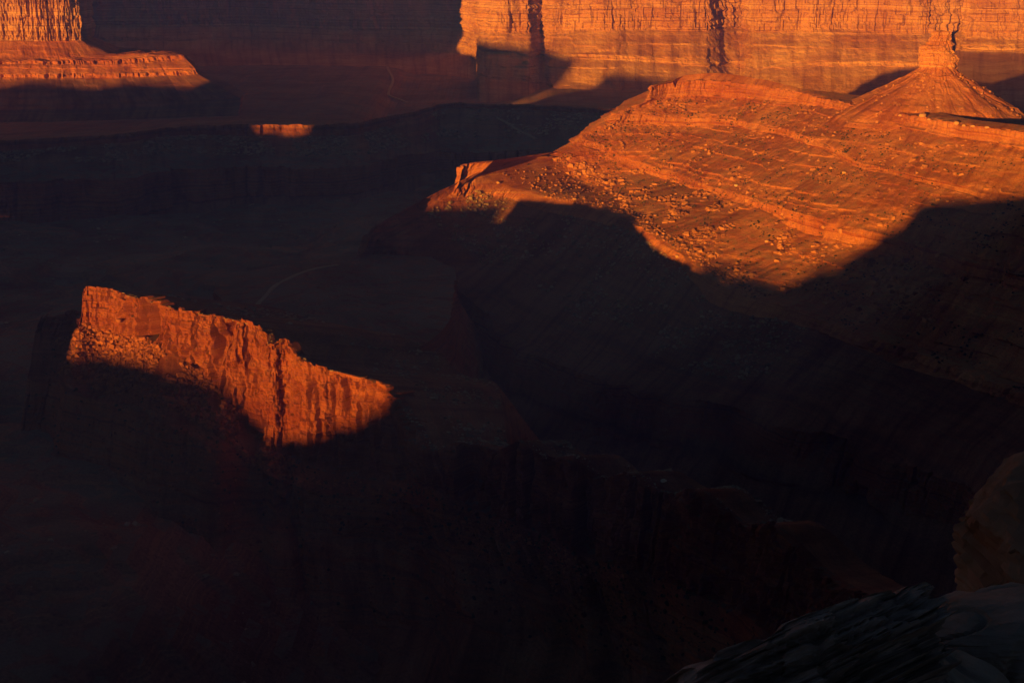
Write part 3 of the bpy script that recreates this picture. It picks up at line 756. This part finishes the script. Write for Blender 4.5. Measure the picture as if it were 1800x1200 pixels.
# ---- cone and tower on the mesa
def lathe(name, cx, cy, prof_, nth, seed, amp, mat, parent, kind):
    """prof_: (z, radius_x, radius_y, dx) rows from the top down"""
    th = np.linspace(0, 2 * math.pi, nth, endpoint=False)
    zs = np.array([p[0] for p in prof_])
    nz = int(abs(zs[0] - zs[-1]) / (0.9 if kind == 'tower' else 1.4)) + 2
    q = np.linspace(0, len(prof_) - 1, nz)
    pr = np.array(prof_, float)
    rows = np.stack([np.interp(q, np.arange(len(pr)), pr[:, i]) for i in range(pr.shape[1])], 1)
    z = rows[:, 0][:, None] + 0 * th[None]
    rx = rows[:, 1][:, None]; ry = rows[:, 2][:, None]
    s = th[None] * rows[:, 1].mean() + 0 * z
    if kind == 'tower':
        bl = 0.45 * block(s, z, 9, 11, seed) + 0.35 * block(s, z, 4.5, 5.0, seed + 1) + 0.2 * block(s, z, 2.2, 2.4, seed + 2)
        dr = amp * 2 * (bl - 0.5) + 2.5 * (vn2(z / 3.0, s / 30, seed + 4) - 0.5) + 2.0 * (fbm2(s / 4, z / 4, 3, seed + 6) - 0.5)
    else:
        th2 = th[None] + 0.15 * (vn2(th[None] * 5, z / 12, seed) - 0.5)
        gg = np.abs(2 * fbm2(np.cos(th2) * 5 + 9, np.sin(th2) * 5 + z / 130, 3, seed) - 1)
        x0 = np.cos(th)[None] * rx; y0 = np.sin(th)[None] * ry
        dn = np.clip((rows[0, 0] - z) / 40, 0.15, 1)
        gb = np.abs(2 * fbm2(np.cos(th2) * 2.2 + 3, np.sin(th2) * 2.2 + z / 200, 2, seed + 3) - 1)
        lj = z / 9.0 + 0.7 * vn2(th[None] * 4, z / 30, seed + 9)
        ls = (lj - np.floor(lj)); lm = sstep(0.5, 0.65, vn2(th[None] * 6, np.floor(lj) * 3.1, seed + 7))
        dr = amp * 2.0 * (gg - 0.3) * dn + 16 * (gb - 0.35) * dn + 3.0 * lm * ls + 4.5 * (fbm3(x0 / 9, y0 / 9, z / 9, 4, seed) - 0.5)
    X_ = cx + rows[:, 3][:, None] + (rx + dr) * np.cos(th)[None]
    Y_ = cy + (ry + dr) * np.sin(th)[None]
    V_ = np.stack([X_, Y_, z], -1).reshape(-1, 3)
    n = nth
    i = (np.arange(nz - 1)[:, None] * n + np.arange(n)[None]).ravel()
    j = (np.arange(nz - 1)[:, None] * n + (np.arange(n) + 1)[None] % n).ravel()
    Fq = np.stack([i, i + n, j + n, j], 1)
    # close the top with a low cap
    V_ = np.vstack([V_, [[V_[:n, 0].mean(), V_[:n, 1].mean(), zs[0] + (2.0 if kind == 'tower' else 0.5)]]])
    c = len(V_) - 1
    cap = np.stack([np.full(n, c), np.arange(n), (np.arange(n) + 1) % n, (np.arange(n) + 1) % n], 1)
    me = mesh_np(name, V_, Fq, mat, parent, V_[:, 2], False, np.append(s.ravel(), 0.0))
    if kind == 'cone': lathe.pts = V_[:-1].reshape(nz, n, 3)
    capo = None
    import bmesh
    bm = bmesh.new(); bm.from_mesh(me.data); bm.verts.ensure_lookup_table()
    for k in range(n):
        bm.faces.new((bm.verts[c], bm.verts[k], bm.verts[(k + 1) % n]))
    bm.to_mesh(me.data); bm.free()
    return me
YC = 2225.0
cc = at_y(1642, 190, YC)
mpp = YC / FPX / math.cos(PITCH) * 0.99        # metres per photo pixel at that depth
def zc(py): return at_y(1642, py, YC)[2]
bu2 = empty('spire_butte', (cc[0], cc[1], 326.0), label='cone-shaped rubble hill crowned by a stubby stepped rock tower, on the mesa top', cat='butte')
lathe('talus_cone', cc[0], cc[1],
      [(zc(106), 12, 14, -2), (zc(116), 24, 24, -3), (zc(124), 33, 31, -3), (zc(136), 50, 46, -3), (zc(150), 74, 68, -4), (zc(166), 102, 96, -5), (zc(182), 132, 128, -6), (zc(196), 154, 148, -7), (zc(206), 168, 160, -8), (zc(213), 178, 168, -8)],
      520, 61, 3.4, M_mesa, bu2, 'cone')
lathe('rock_tower', cc[0], cc[1],
      [(zc(55), 9, 9, 0), (zc(57), 14, 12, 0), (zc(64), 15, 13, 0), (zc(70), 17, 14, -3), (zc(78), 18, 15, -4), (zc(80), 24, 18, -8), (zc(88), 26, 20, -7), (zc(96), 29, 22, -4), (zc(104), 31, 24, -1), (zc(112), 31, 25, 0), (zc(120), 30, 25, 0), (zc(132), 29, 25, 0)],
      150, 63, 5.0, M_tower, bu2, 'tower')

# ---- dirt tracks and a wash, laid on the ground they cross
def strip(name, pts, w, mat, label, lift=0.3):
    P = np.array(pts, float)
    k = np.concatenate([[0], np.cumsum(np.linalg.norm(np.diff(P, axis=0), axis=1))])
    q = np.linspace(0, k[-1], max(8, int(k[-1] / 6)))
    C = herm(k, P, q)
    T = np.gradient(C[:, :2], axis=0); T /= np.linalg.norm(T, axis=1, keepdims=True)
    Nn = np.stack([T[:, 1], -T[:, 0]], 1)
    ww = w * (0.8 + 0.4 * vn2(q / 15.0, 0.0, 5))[:, None]
    top = lift
    rows = []
    for f, dz in ((-0.6, -1.5), (-0.5, top), (0.5, top), (0.6, -1.5)):
        rows.append(np.concatenate([C[:, :2] + Nn * ww * f, (C[:, 2] + dz)[:, None]], 1))
    V_ = np.stack(rows, 0)
    o = mesh_np(name, V_.reshape(-1, 3), grid_faces(4, len(q)), mat, None, V_[..., 2].ravel())
    return tag(o, label, kind='structure')
def drop(px, py, z):
    return at_z(px, py, z)

# ================================================================== LOOSE ROCK
CUBE = np.array([[-1, -1, -1], [1, -1, -1], [1, 1, -1], [-1, 1, -1], [-1, -1, 1], [1, -1, 1], [1, 1, 1], [-1, 1, 1]], float) * 0.5
CUBE_F = np.array([[0, 3, 2, 1], [4, 5, 6, 7], [0, 1, 5, 4], [1, 2, 6, 5], [2, 3, 7, 6], [3, 0, 4, 7]])
def rubble(name, P, size, mat, label, rng, flat=0.7, sink=0.15, cat=None, parent=None):
    n = len(P)
    sz = size
    A = rng.uniform(-0.16, 0.16, (n, 8, 3))
    V_ = (CUBE[None] + A) * 1.0
    V_[:, 4:, :2] *= rng.uniform(0.55, 0.95, (n, 1, 2))
    V_ *= np.stack([rng.uniform(0.8, 1.5, n), rng.uniform(0.7, 1.2, n), rng.uniform(0.5, 1.0, n) * flat], 1)[:, None]
    yaw = rng.uniform(0, 6.28, n); tl = rng.uniform(-0.5, 0.5, n)
    c, s_ = np.cos(tl)[:, None], np.sin(tl)[:, None]
    x, y, z = V_[..., 0], V_[..., 1], V_[..., 2]
    y, z = c * y - s_ * z, s_ * y + c * z
    c, s_ = np.cos(yaw)[:, None], np.sin(yaw)[:, None]
    x, y = c * x - s_ * y, s_ * x + c * y
    V_ = np.stack([x, y, z], -1) * sz[:, None, None] + P[:, None, :]
    V_[..., 2] += sz[:, None] * (0.25 - sink)
    Fq = (CUBE_F[None] + (np.arange(n) * 8)[:, None, None]).reshape(-1, 4)
    o = mesh_np(name, V_.reshape(-1, 3), Fq, mat, parent)
    return tag(o, label, kind='stuff')
def clumped(P, rng, scale, keep, seed):
    f = fbm2(P[:, 0] / scale, P[:, 1] / scale, 3, seed)
    lo = np.quantile(f, 1 - keep)
    return P[f > lo]
def psize(rng, n, lo, hi, pw=3.0):
    return lo + (hi - lo) * rng.random(n) ** pw

P = FN.sites(4, 4, 9000, rng, 0.02, 0.34, 0.0, 0.9); P = clumped(P, rng, 35, 0.72, 71)
rubble('rubble', P, psize(rng, len(P), 0.7, 5.6, 4), M_rub_red, 'heap of broken red blocks on the slope below the fin', rng, 0.9)
P = FN.sites(4, 7, 9000, rng, 0.0, 0.95, 0.1, 0.9); P = clumped(P, rng, 60, 0.5, 72)
rubble('rubble', P, psize(rng, len(P), 0.6, 3.6, 4), M_rub_red, 'dark stones scattered over the shaded slopes under the fin', rng)
P = FN.sites(2, 2, 2600, rng, 0.05, 0.8); P = clumped(P, rng, 20, 0.6, 73)
rubble('slabs', P, psize(rng, len(P), 0.4, 2.2, 3), M_rub_pale, 'flat pale slabs lying along the dark top of the fin', rng, 0.3)
P = FN.sites(0, 1, 5000, rng, 0.05, 0.8, 0.2, 0.82); P = clumped(P, rng, 40, 0.5, 74)
rubble('slabs', P, psize(rng, len(P), 0.8, 4.5, 4), M_rub_pale, 'pale slabs on the shaded slope behind the fin', rng, 0.4)
P = MS.sites(8, 8, 22000, rng, 0.05, 0.75); P = clumped(P, rng, 34, 0.42, 75)
rubble('rubble', P, psize(rng, len(P), 0.4, 9.5, 14), M_rub_mesa, 'orange boulders strewn over the lower sunlit mesa slope', rng, 0.9, 0.3)
P = MS.sites(4, 7, 17000, rng, 0.05, 0.85); P = clumped(P, rng, 30, 0.36, 76)
rubble('rubble', P, psize(rng, len(P), 0.35, 6.5, 14), M_rub_mesa, 'small stones on the upper ledges and slopes of the mesa', rng, 0.9)
P = MS.sites(9, 9, 3500, rng, 0.08, 0.6)
rubble('rubble', P, psize(rng, len(P), 0.4, 5.0, 7), M_rub_mesa, 'stones littering the flat bench below the mesa', rng, 0.8)
P = MS.sites(11, 11, 9000, rng, 0.06, 0.66); P = clumped(P, rng, 55, 0.6, 77)
rubble('rubble', P, psize(rng, len(P), 0.7, 6.0, 7), M_rub_pale, 'pale fallen blocks on the shaded debris slope below the mesa bench', rng, 0.8)
P = LB.sites(4, 4, 11000, rng, 0.05, 0.98); P = clumped(P, rng, 70, 0.6, 78)
rubble('rubble', P, psize(rng, len(P), 1.5, 9, 5), M_rub_pale, 'pale slabs tumbled below the rim of the far bench', rng, 0.6)

cv_ = lathe.pts[int(len(lathe.pts) * 0.25):]
P = cv_.reshape(-1, 3)[rng.integers(0, cv_.shape[0] * cv_.shape[1], 5200)] + rng.normal(0, 1.5, (5200, 3)) * np.array([1, 1, 0])
P = P[P[:, 1] < YC + 20]; P = clumped(P, rng, 22, 0.5, 70)
rubble('rubble', P, psize(rng, len(P), 0.5, 5.0, 7), M_rub_mesa, 'stones fallen on the flanks of the rubble cone', rng, 0.9, 0.25)
def on_ground(n, x0, x1, y0, y1):
    x = rng.uniform(x0, x1, n); y = rng.uniform(y0, y1, n)
    iu = np.clip(np.searchsorted(gx, x) - 1, 0, len(gx) - 2); iv = np.clip(np.searchsorted(gy, y) - 1, 0, len(gy) - 2)
    fu = (x - gx[iu]) / (gx[iu + 1] - gx[iu]); fv = (y - gy[iv]) / (gy[iv + 1] - gy[iv])
    z = (zf[iv, iu] * (1 - fu) + zf[iv, iu + 1] * fu) * (1 - fv) + (zf[iv + 1, iu] * (1 - fu) + zf[iv + 1, iu + 1] * fu) * fv
    return np.stack([x, y, z], 1)
P = on_ground(15000, -1150, 800, 650, 2750); P = clumped(P, rng, 75, 0.4, 79)
rubble('rubble', P, psize(rng, len(P), 0.9, 6.5, 6), M_rub_pale, 'loose stones in drifts over the dark canyon floor', rng, 0.6)
P = np.concatenate([clumped(MS.sites(4, 9, 15000, rng, 0.05, 0.9), rng, 28, 0.42, 91), FN.sites(4, 6, 1500, rng, 0.0, 0.8)])
rubble('scrub_shade', P, psize(rng, len(P), 0.7, 3.2, 2.5), M_scrub_shade, 'low dark shrubs and dark dots in place of rock shadows over the slopes', rng, 0.8, 0.1)  # partly shrubs, partly dark dots put in for the shadows of rocks

# ================================================================== SINGLE BOULDERS
import bmesh
_ico = {}
def ico(n):
    if n not in _ico:
        bm = bmesh.new(); bmesh.ops.create_icosphere(bm, subdivisions=n, radius=1.0)
        bm.verts.ensure_lookup_table()
        _ico[n] = (np.array([v.co[:] for v in bm.verts]), np.array([[v.index for v in f.verts] for f in bm.faces]))
        bm.free()
    return _ico[n]
def boulder(name, loc, size, seed, mat, label, cat='boulder', group=None, sub=3, planes=14, rot=(0, 0, 0), bed=0.0, rough=0.05, rnd=0.55):
    """a block cut by random joints, then weathered along its bedding"""
    r = np.random.default_rng(seed)
    V0, F0 = ico(sub)
    D = V0.copy()
    R_ = np.full(len(D), 1.0)
    for k in range(planes):
        n = r.normal(size=3); n /= np.linalg.norm(n)
        if k < 6: n = np.eye(3)[k // 2] * (1 if k % 2 else -1) + r.normal(size=3) * 0.16; n /= np.linalg.norm(n)
        d = r.uniform(0.62, 0.82) if k < 6 else r.uniform(0.78, 1.0)
        c = D @ n
        R_ = np.minimum(R_, np.where(c > 1e-3, d / np.maximum(c, 1e-3), 9))
    P_ = D * (R_[:, None] * (1 - rnd * 0.3) + rnd * 0.3 * 0.85)
    q = P_ * 2.2 + seed * 3.7
    nn = fbm3(q[:, 0], q[:, 1], q[:, 2], 4, seed) - 0.5
    P_ = P_ * (1 + rough * 4 * nn)[:, None]
    if bed > 0:
        w_ = fbm3(q[:, 0] * .5, q[:, 1] * .5, q[:, 2] * .5, 3, seed + 3)
        zz = P_[:, 2] * 10 + 1.6 * w_
        h1 = _hash(np.floor(zz), np.floor(q[:, 0] * 0.7 + 3 * w_), 0 * zz, seed + 4)
        h2 = _hash(np.floor(zz * 2.7), np.floor(q[:, 0] * 1.3 + 2 * w_), np.floor(q[:, 1] * 0.9), seed + 5)
        cr = sstep(0.85, 1.0, 1 - np.abs(2 * vn3(q[:, 0] * 0.9, q[:, 1] * 0.9, q[:, 2] * 0.5, seed + 8) - 1))
        P_[:, :2] *= (1 + bed * (0.8 * h1 + 0.55 * h2 + 0.4 * vn2(zz * 6, q[:, 0] * 1.6, seed + 6) - 0.9))[:, None]
        P_ *= (1 - 0.10 * cr)[:, None]
    P_ = P_ * np.array(size)[None] * 0.62
    o = mesh_np(name, P_, F0, mat, None, P_[:, 2], smooth=False)
    o.location = loc; o.rotation_euler = rot
    return tag(o, label, cat, group)
def slab_material(name, a, b2, c3, sc_, str_=1.0):
    m, nt, b = nodes_of(name)
    L = nt.links
    tc = N(nt, 'ShaderNodeTexCoord')
    mp = N(nt, 'ShaderNodeMapping'); mp.inputs['Scale'].default_value = (1.1 * sc_, 1.6 * sc_, 13 * sc_)
    L.new(tc.outputs['Object'], mp.inputs['Vector'])
    f = noise(nt, mp.outputs[0], 1.0, 7, 0.68, 0.25)
    g = noise(nt, tc.outputs['Object'], 1.7 * sc_, 5, 0.6)
    r = ramp(nt, [(0.32, a), (0.5, b2), (0.68, c3)]); L.new(mth(nt, 'MULTIPLY_ADD', g, 0.55, mth(nt, 'MULTIPLY', f, 0.5)), r.inputs[0])
    L.new(r.outputs[0], b.inputs['Base Color'])
    b.inputs['Roughness'].default_value = 0.8; b.inputs['Specular IOR Level'].default_value = 0.25
    bp = N(nt, 'ShaderNodeBump'); bp.inputs['Strength'].default_value = 0.9 * str_; bp.inputs['Distance'].default_value = 0.03
    L.new(f, bp.inputs['Height'])
    bp2 = N(nt, 'ShaderNodeBump'); bp2.inputs['Strength'].default_value = 0.5; bp2.inputs['Distance'].default_value = 0.008
    L.new(noise(nt, tc.outputs['Object'], 24 * sc_, 5, 0.7), bp2.inputs['Height']); L.new(bp.outputs[0], bp2.inputs['Normal'])
    L.new(bp2.outputs[0], b.inputs['Normal'])
    return m
M_slab = slab_material('weathered_slab', (0.085, 0.06, 0.056), (0.28, 0.215, 0.21), (0.58, 0.465, 0.455), 2.2)
M_smooth = slab_material('smooth_boulder', (0.18, 0.125, 0.11), (0.32, 0.255, 0.235), (0.44, 0.37, 0.355), 1.4, 0.8)
M_red_block = slab_material('red_block', (0.18, 0.08, 0.055), (0.32, 0.175, 0.13), (0.42, 0.28, 0.22), 0.25, 1.0)
p = at_y(1418, 1232, 5.0)
boulder('slab_boulder', tuple(p), (1.40, 1.0, 0.72), 101, M_slab, 'dark flaky layered slab jutting up at the lower right frame edge', sub=7, rot=(rad(-40), rad(-27), rad(4)), bed=0.20, rough=0.05, planes=11)
p = at_y(1748, 1142, 5.6)
boulder('smooth_boulder', tuple(p), (0.86, 0.8, 0.56), 105, M_smooth, 'smooth rounded grey boulder in the lower right corner beside the flaky slab', sub=6, rot=(rad(-8), rad(-12), rad(-10)), bed=0.06, rough=0.05, planes=10, rnd=1.2)
p = at_y(1668, 1222, 5.0)
boulder('wedge_boulder', tuple(p), (0.62, 0.5, 0.34), 108, M_smooth, 'small wedge of grey stone between the slab and the rounded boulder', sub=6, rot=(0, rad(22), 0), bed=0.06, rough=0.04, planes=10, rnd=0.8)
p = at_y(1900, 992, 24.0)
boulder('overhanging_block', tuple(p), (4.7, 4.3, 5.1), 117, M_red_block, 'bulky reddish rock block overhanging the drop at the right frame edge', cat='rock block', sub=6, rot=(rad(6), rad(-10), rad(12)), bed=0.10, rough=0.06, planes=12)

oc = boulder('shade_outcrop', (-11.5, -18.0, 599.0), (34.0, 12.0, 11.0), 131, M_red_block, 'unseen rock outcrop added behind the viewer to shade the foreground boulders', cat=None, sub=4, rot=(0, 0, rad(-28)), bed=0.06)  # added out of view to keep the sun off the foreground boulders
oc['kind'] = 'structure'
def lone(px, py, size, seed, mat, label, lofts, name='boulder', flat=0.75, group=None, sub=2, dz=0.22):
    q = surf(px, py, *lofts)
    return boulder(name, (q[0], q[1], q[2] + size * dz * flat), (size * 1.2, size, size * flat), seed, mat, label, group=group, sub=sub, planes=9, rot=(0, 0, seed * 1.7))

M_lone = plain_rock('lone_boulder', (0.40, 0.22, 0.12), (0.56, 0.36, 0.22), 0.3)
M_lone_pale = plain_rock('pale_boulder', (0.42, 0.36, 0.31), (0.62, 0.55, 0.48), 0.5)
M_lone_red = plain_rock('red_boulder', (0.20, 0.075, 0.04), (0.34, 0.14, 0.075), 0.3)
lone(1621, 200, 10.0, 201, M_lone, 'largest pale round boulder at the front foot of the rubble cone', (MS,))
lone(1629, 206, 5.5, 202, M_lone, 'small round boulder tucked against the largest one at the cone foot', (MS,))
lone(1578, 199, 5.5, 203, M_lone, 'single squat boulder on the plateau left of the cone foot boulders', (MS,))
lone(1678, 216, 8.5, 204, M_lone, 'broad low boulder on the plateau edge under the right side of the cone', (MS,))
lone(1690, 217, 5.0, 205, M_lone, 'small boulder just right of the broad low one on the plateau edge', (MS,))
lone(1706, 218, 7.5, 206, M_lone, 'oblong flat boulder in the middle of the plateau edge row', (MS,), flat=0.5)
lone(1730, 220, 6.0, 207, M_lone, 'rightmost boulder of the row along the plateau edge', (MS,), flat=0.6)
lone(1186, 449, 7.0, 208, M_lone, 'blocky boulder by the shadow edge low on the mesa slope', (MS,))
lone(1014, 346, 6.0, 209, M_lone, 'lone knob of rock on the bright edge of the mesa bench', (MS,))
lone(880, 318, 6.0, 210, M_lone, 'stone on the bench close behind its tower-like tip', (MS,))
lone(1155, 258, 5.0, 211, M_lone, 'dark-shadowed boulder high on the left slope of the mesa', (MS,))
lone(1290, 322, 5.5, 212, M_lone_pale, 'pale fleck of stone alone in the middle of the sunlit mesa slope', (MS,))
lone(1350, 420, 6.5, 213, M_lone, 'angular boulder below the lowest red ledge of the mesa', (MS,))
lone(1480, 300, 6.0, 214, M_lone, 'boulder under the bright middle ledge of the mesa', (MS,))
lone(351, 667, 2.6, 215, M_lone_pale, 'small whitish stone at the lower shadow edge of the fin', (FN,))
lone(209, 560, 6.0, 216, M_lone_red, 'dark red block at the cliff foot below the notch in the fin', (FN,))
lone(240, 600, 5.0, 217, M_lone_red, 'largest red block on the lit rubble heap below the fin', (FN,))
lone(182, 622, 4.5, 218, M_lone_red, 'red block at the left edge of the lit rubble heap', (FN,))
lone(285, 622, 4.6, 219, M_lone_red, 'red block at the right edge of the lit rubble heap', (FN,))
lone(110, 606, 5.0, 220, M_lone_red, 'block on the low shoulder left of the fin tip', (FN,))
lone(1170, 841, 6.0, 224, M_lone_pale, 'bright white flat slab on the crest of the dark ridge', (FN,), name='slab', flat=0.25)
lone(928, 107, 22.0, 225, M_lone, 'pale block at the foot of the far wall beside the shadow edge', (FW,))

# ---- tracks
P = [surf(a, b, LB) + np.array([0, 0, 1.0]) for a, b in ((686, 96), (684, 120), (690, 145), (686, 162), (705, 176), (722, 184))]
strip('path', P, 9.0, M_road, 'thin pale wash winding over the far basin floor', 0.8)
P = [surf(a, b, PL) + np.array([0, 0, 0.6]) for a, b in ((590, 461), (560, 466), (530, 474), (500, 487), (478, 500), (464, 514), (455, 531))]
P = [surf(a, b, LB) + np.array([0, 0, 1.2]) for a, b in ((872, 203), (888, 212), (905, 222), (922, 232), (940, 241))]
strip('path', P, 7.0, M_road, 'faint pale track slanting down the slope below the bench rim', 0.8)
P = [surf(a, b, PL) + np.array([0, 0, 0.6]) for a, b in ((590, 461), (560, 466), (530, 474), (500, 487), (478, 500), (464, 514), (455, 531))]
strip('dirt_road', P, 6.0, M_road, 'curved pale dirt track on the low platform behind the fin', 0.5)

# ================================================================== HAZE
hz = np.array([[x, y, z] for z in (-300, 840) for (x, y) in ((-9300, -5300), (9300, -5300), (9300, 12300), (-9300, 12300))], float)
M_haze = bpy.data.materials.new('haze')
M_haze.use_nodes = True
nt = M_haze.node_tree
nt.nodes.remove(nt.nodes['Principled BSDF'])
pv = nt.nodes.new('ShaderNodeVolumePrincipled')
pv.inputs['Color'].default_value = (0.034, 0.075, 0.78, 1)
pv.inputs['Density'].default_value = 1.9e-4
pv.inputs['Absorption Color'].default_value = (1, 1, 1, 1)
nt.links.new(pv.outputs[0], nt.nodes['Material Output'].inputs['Volume'])
h = mesh_np('haze', hz, np.array([[0, 3, 2, 1], [4, 5, 6, 7], [0, 1, 5, 4], [1, 2, 6, 5], [2, 3, 7, 6], [3, 0, 4, 7]]), M_haze)
tag(h, 'thin bluish evening haze filling the canyon air', kind='stuff')
print('TRIS', sum(len(o.data.loops) - 2 * len(o.data.polygons) for o in sc.objects if o.type == 'MESH'))
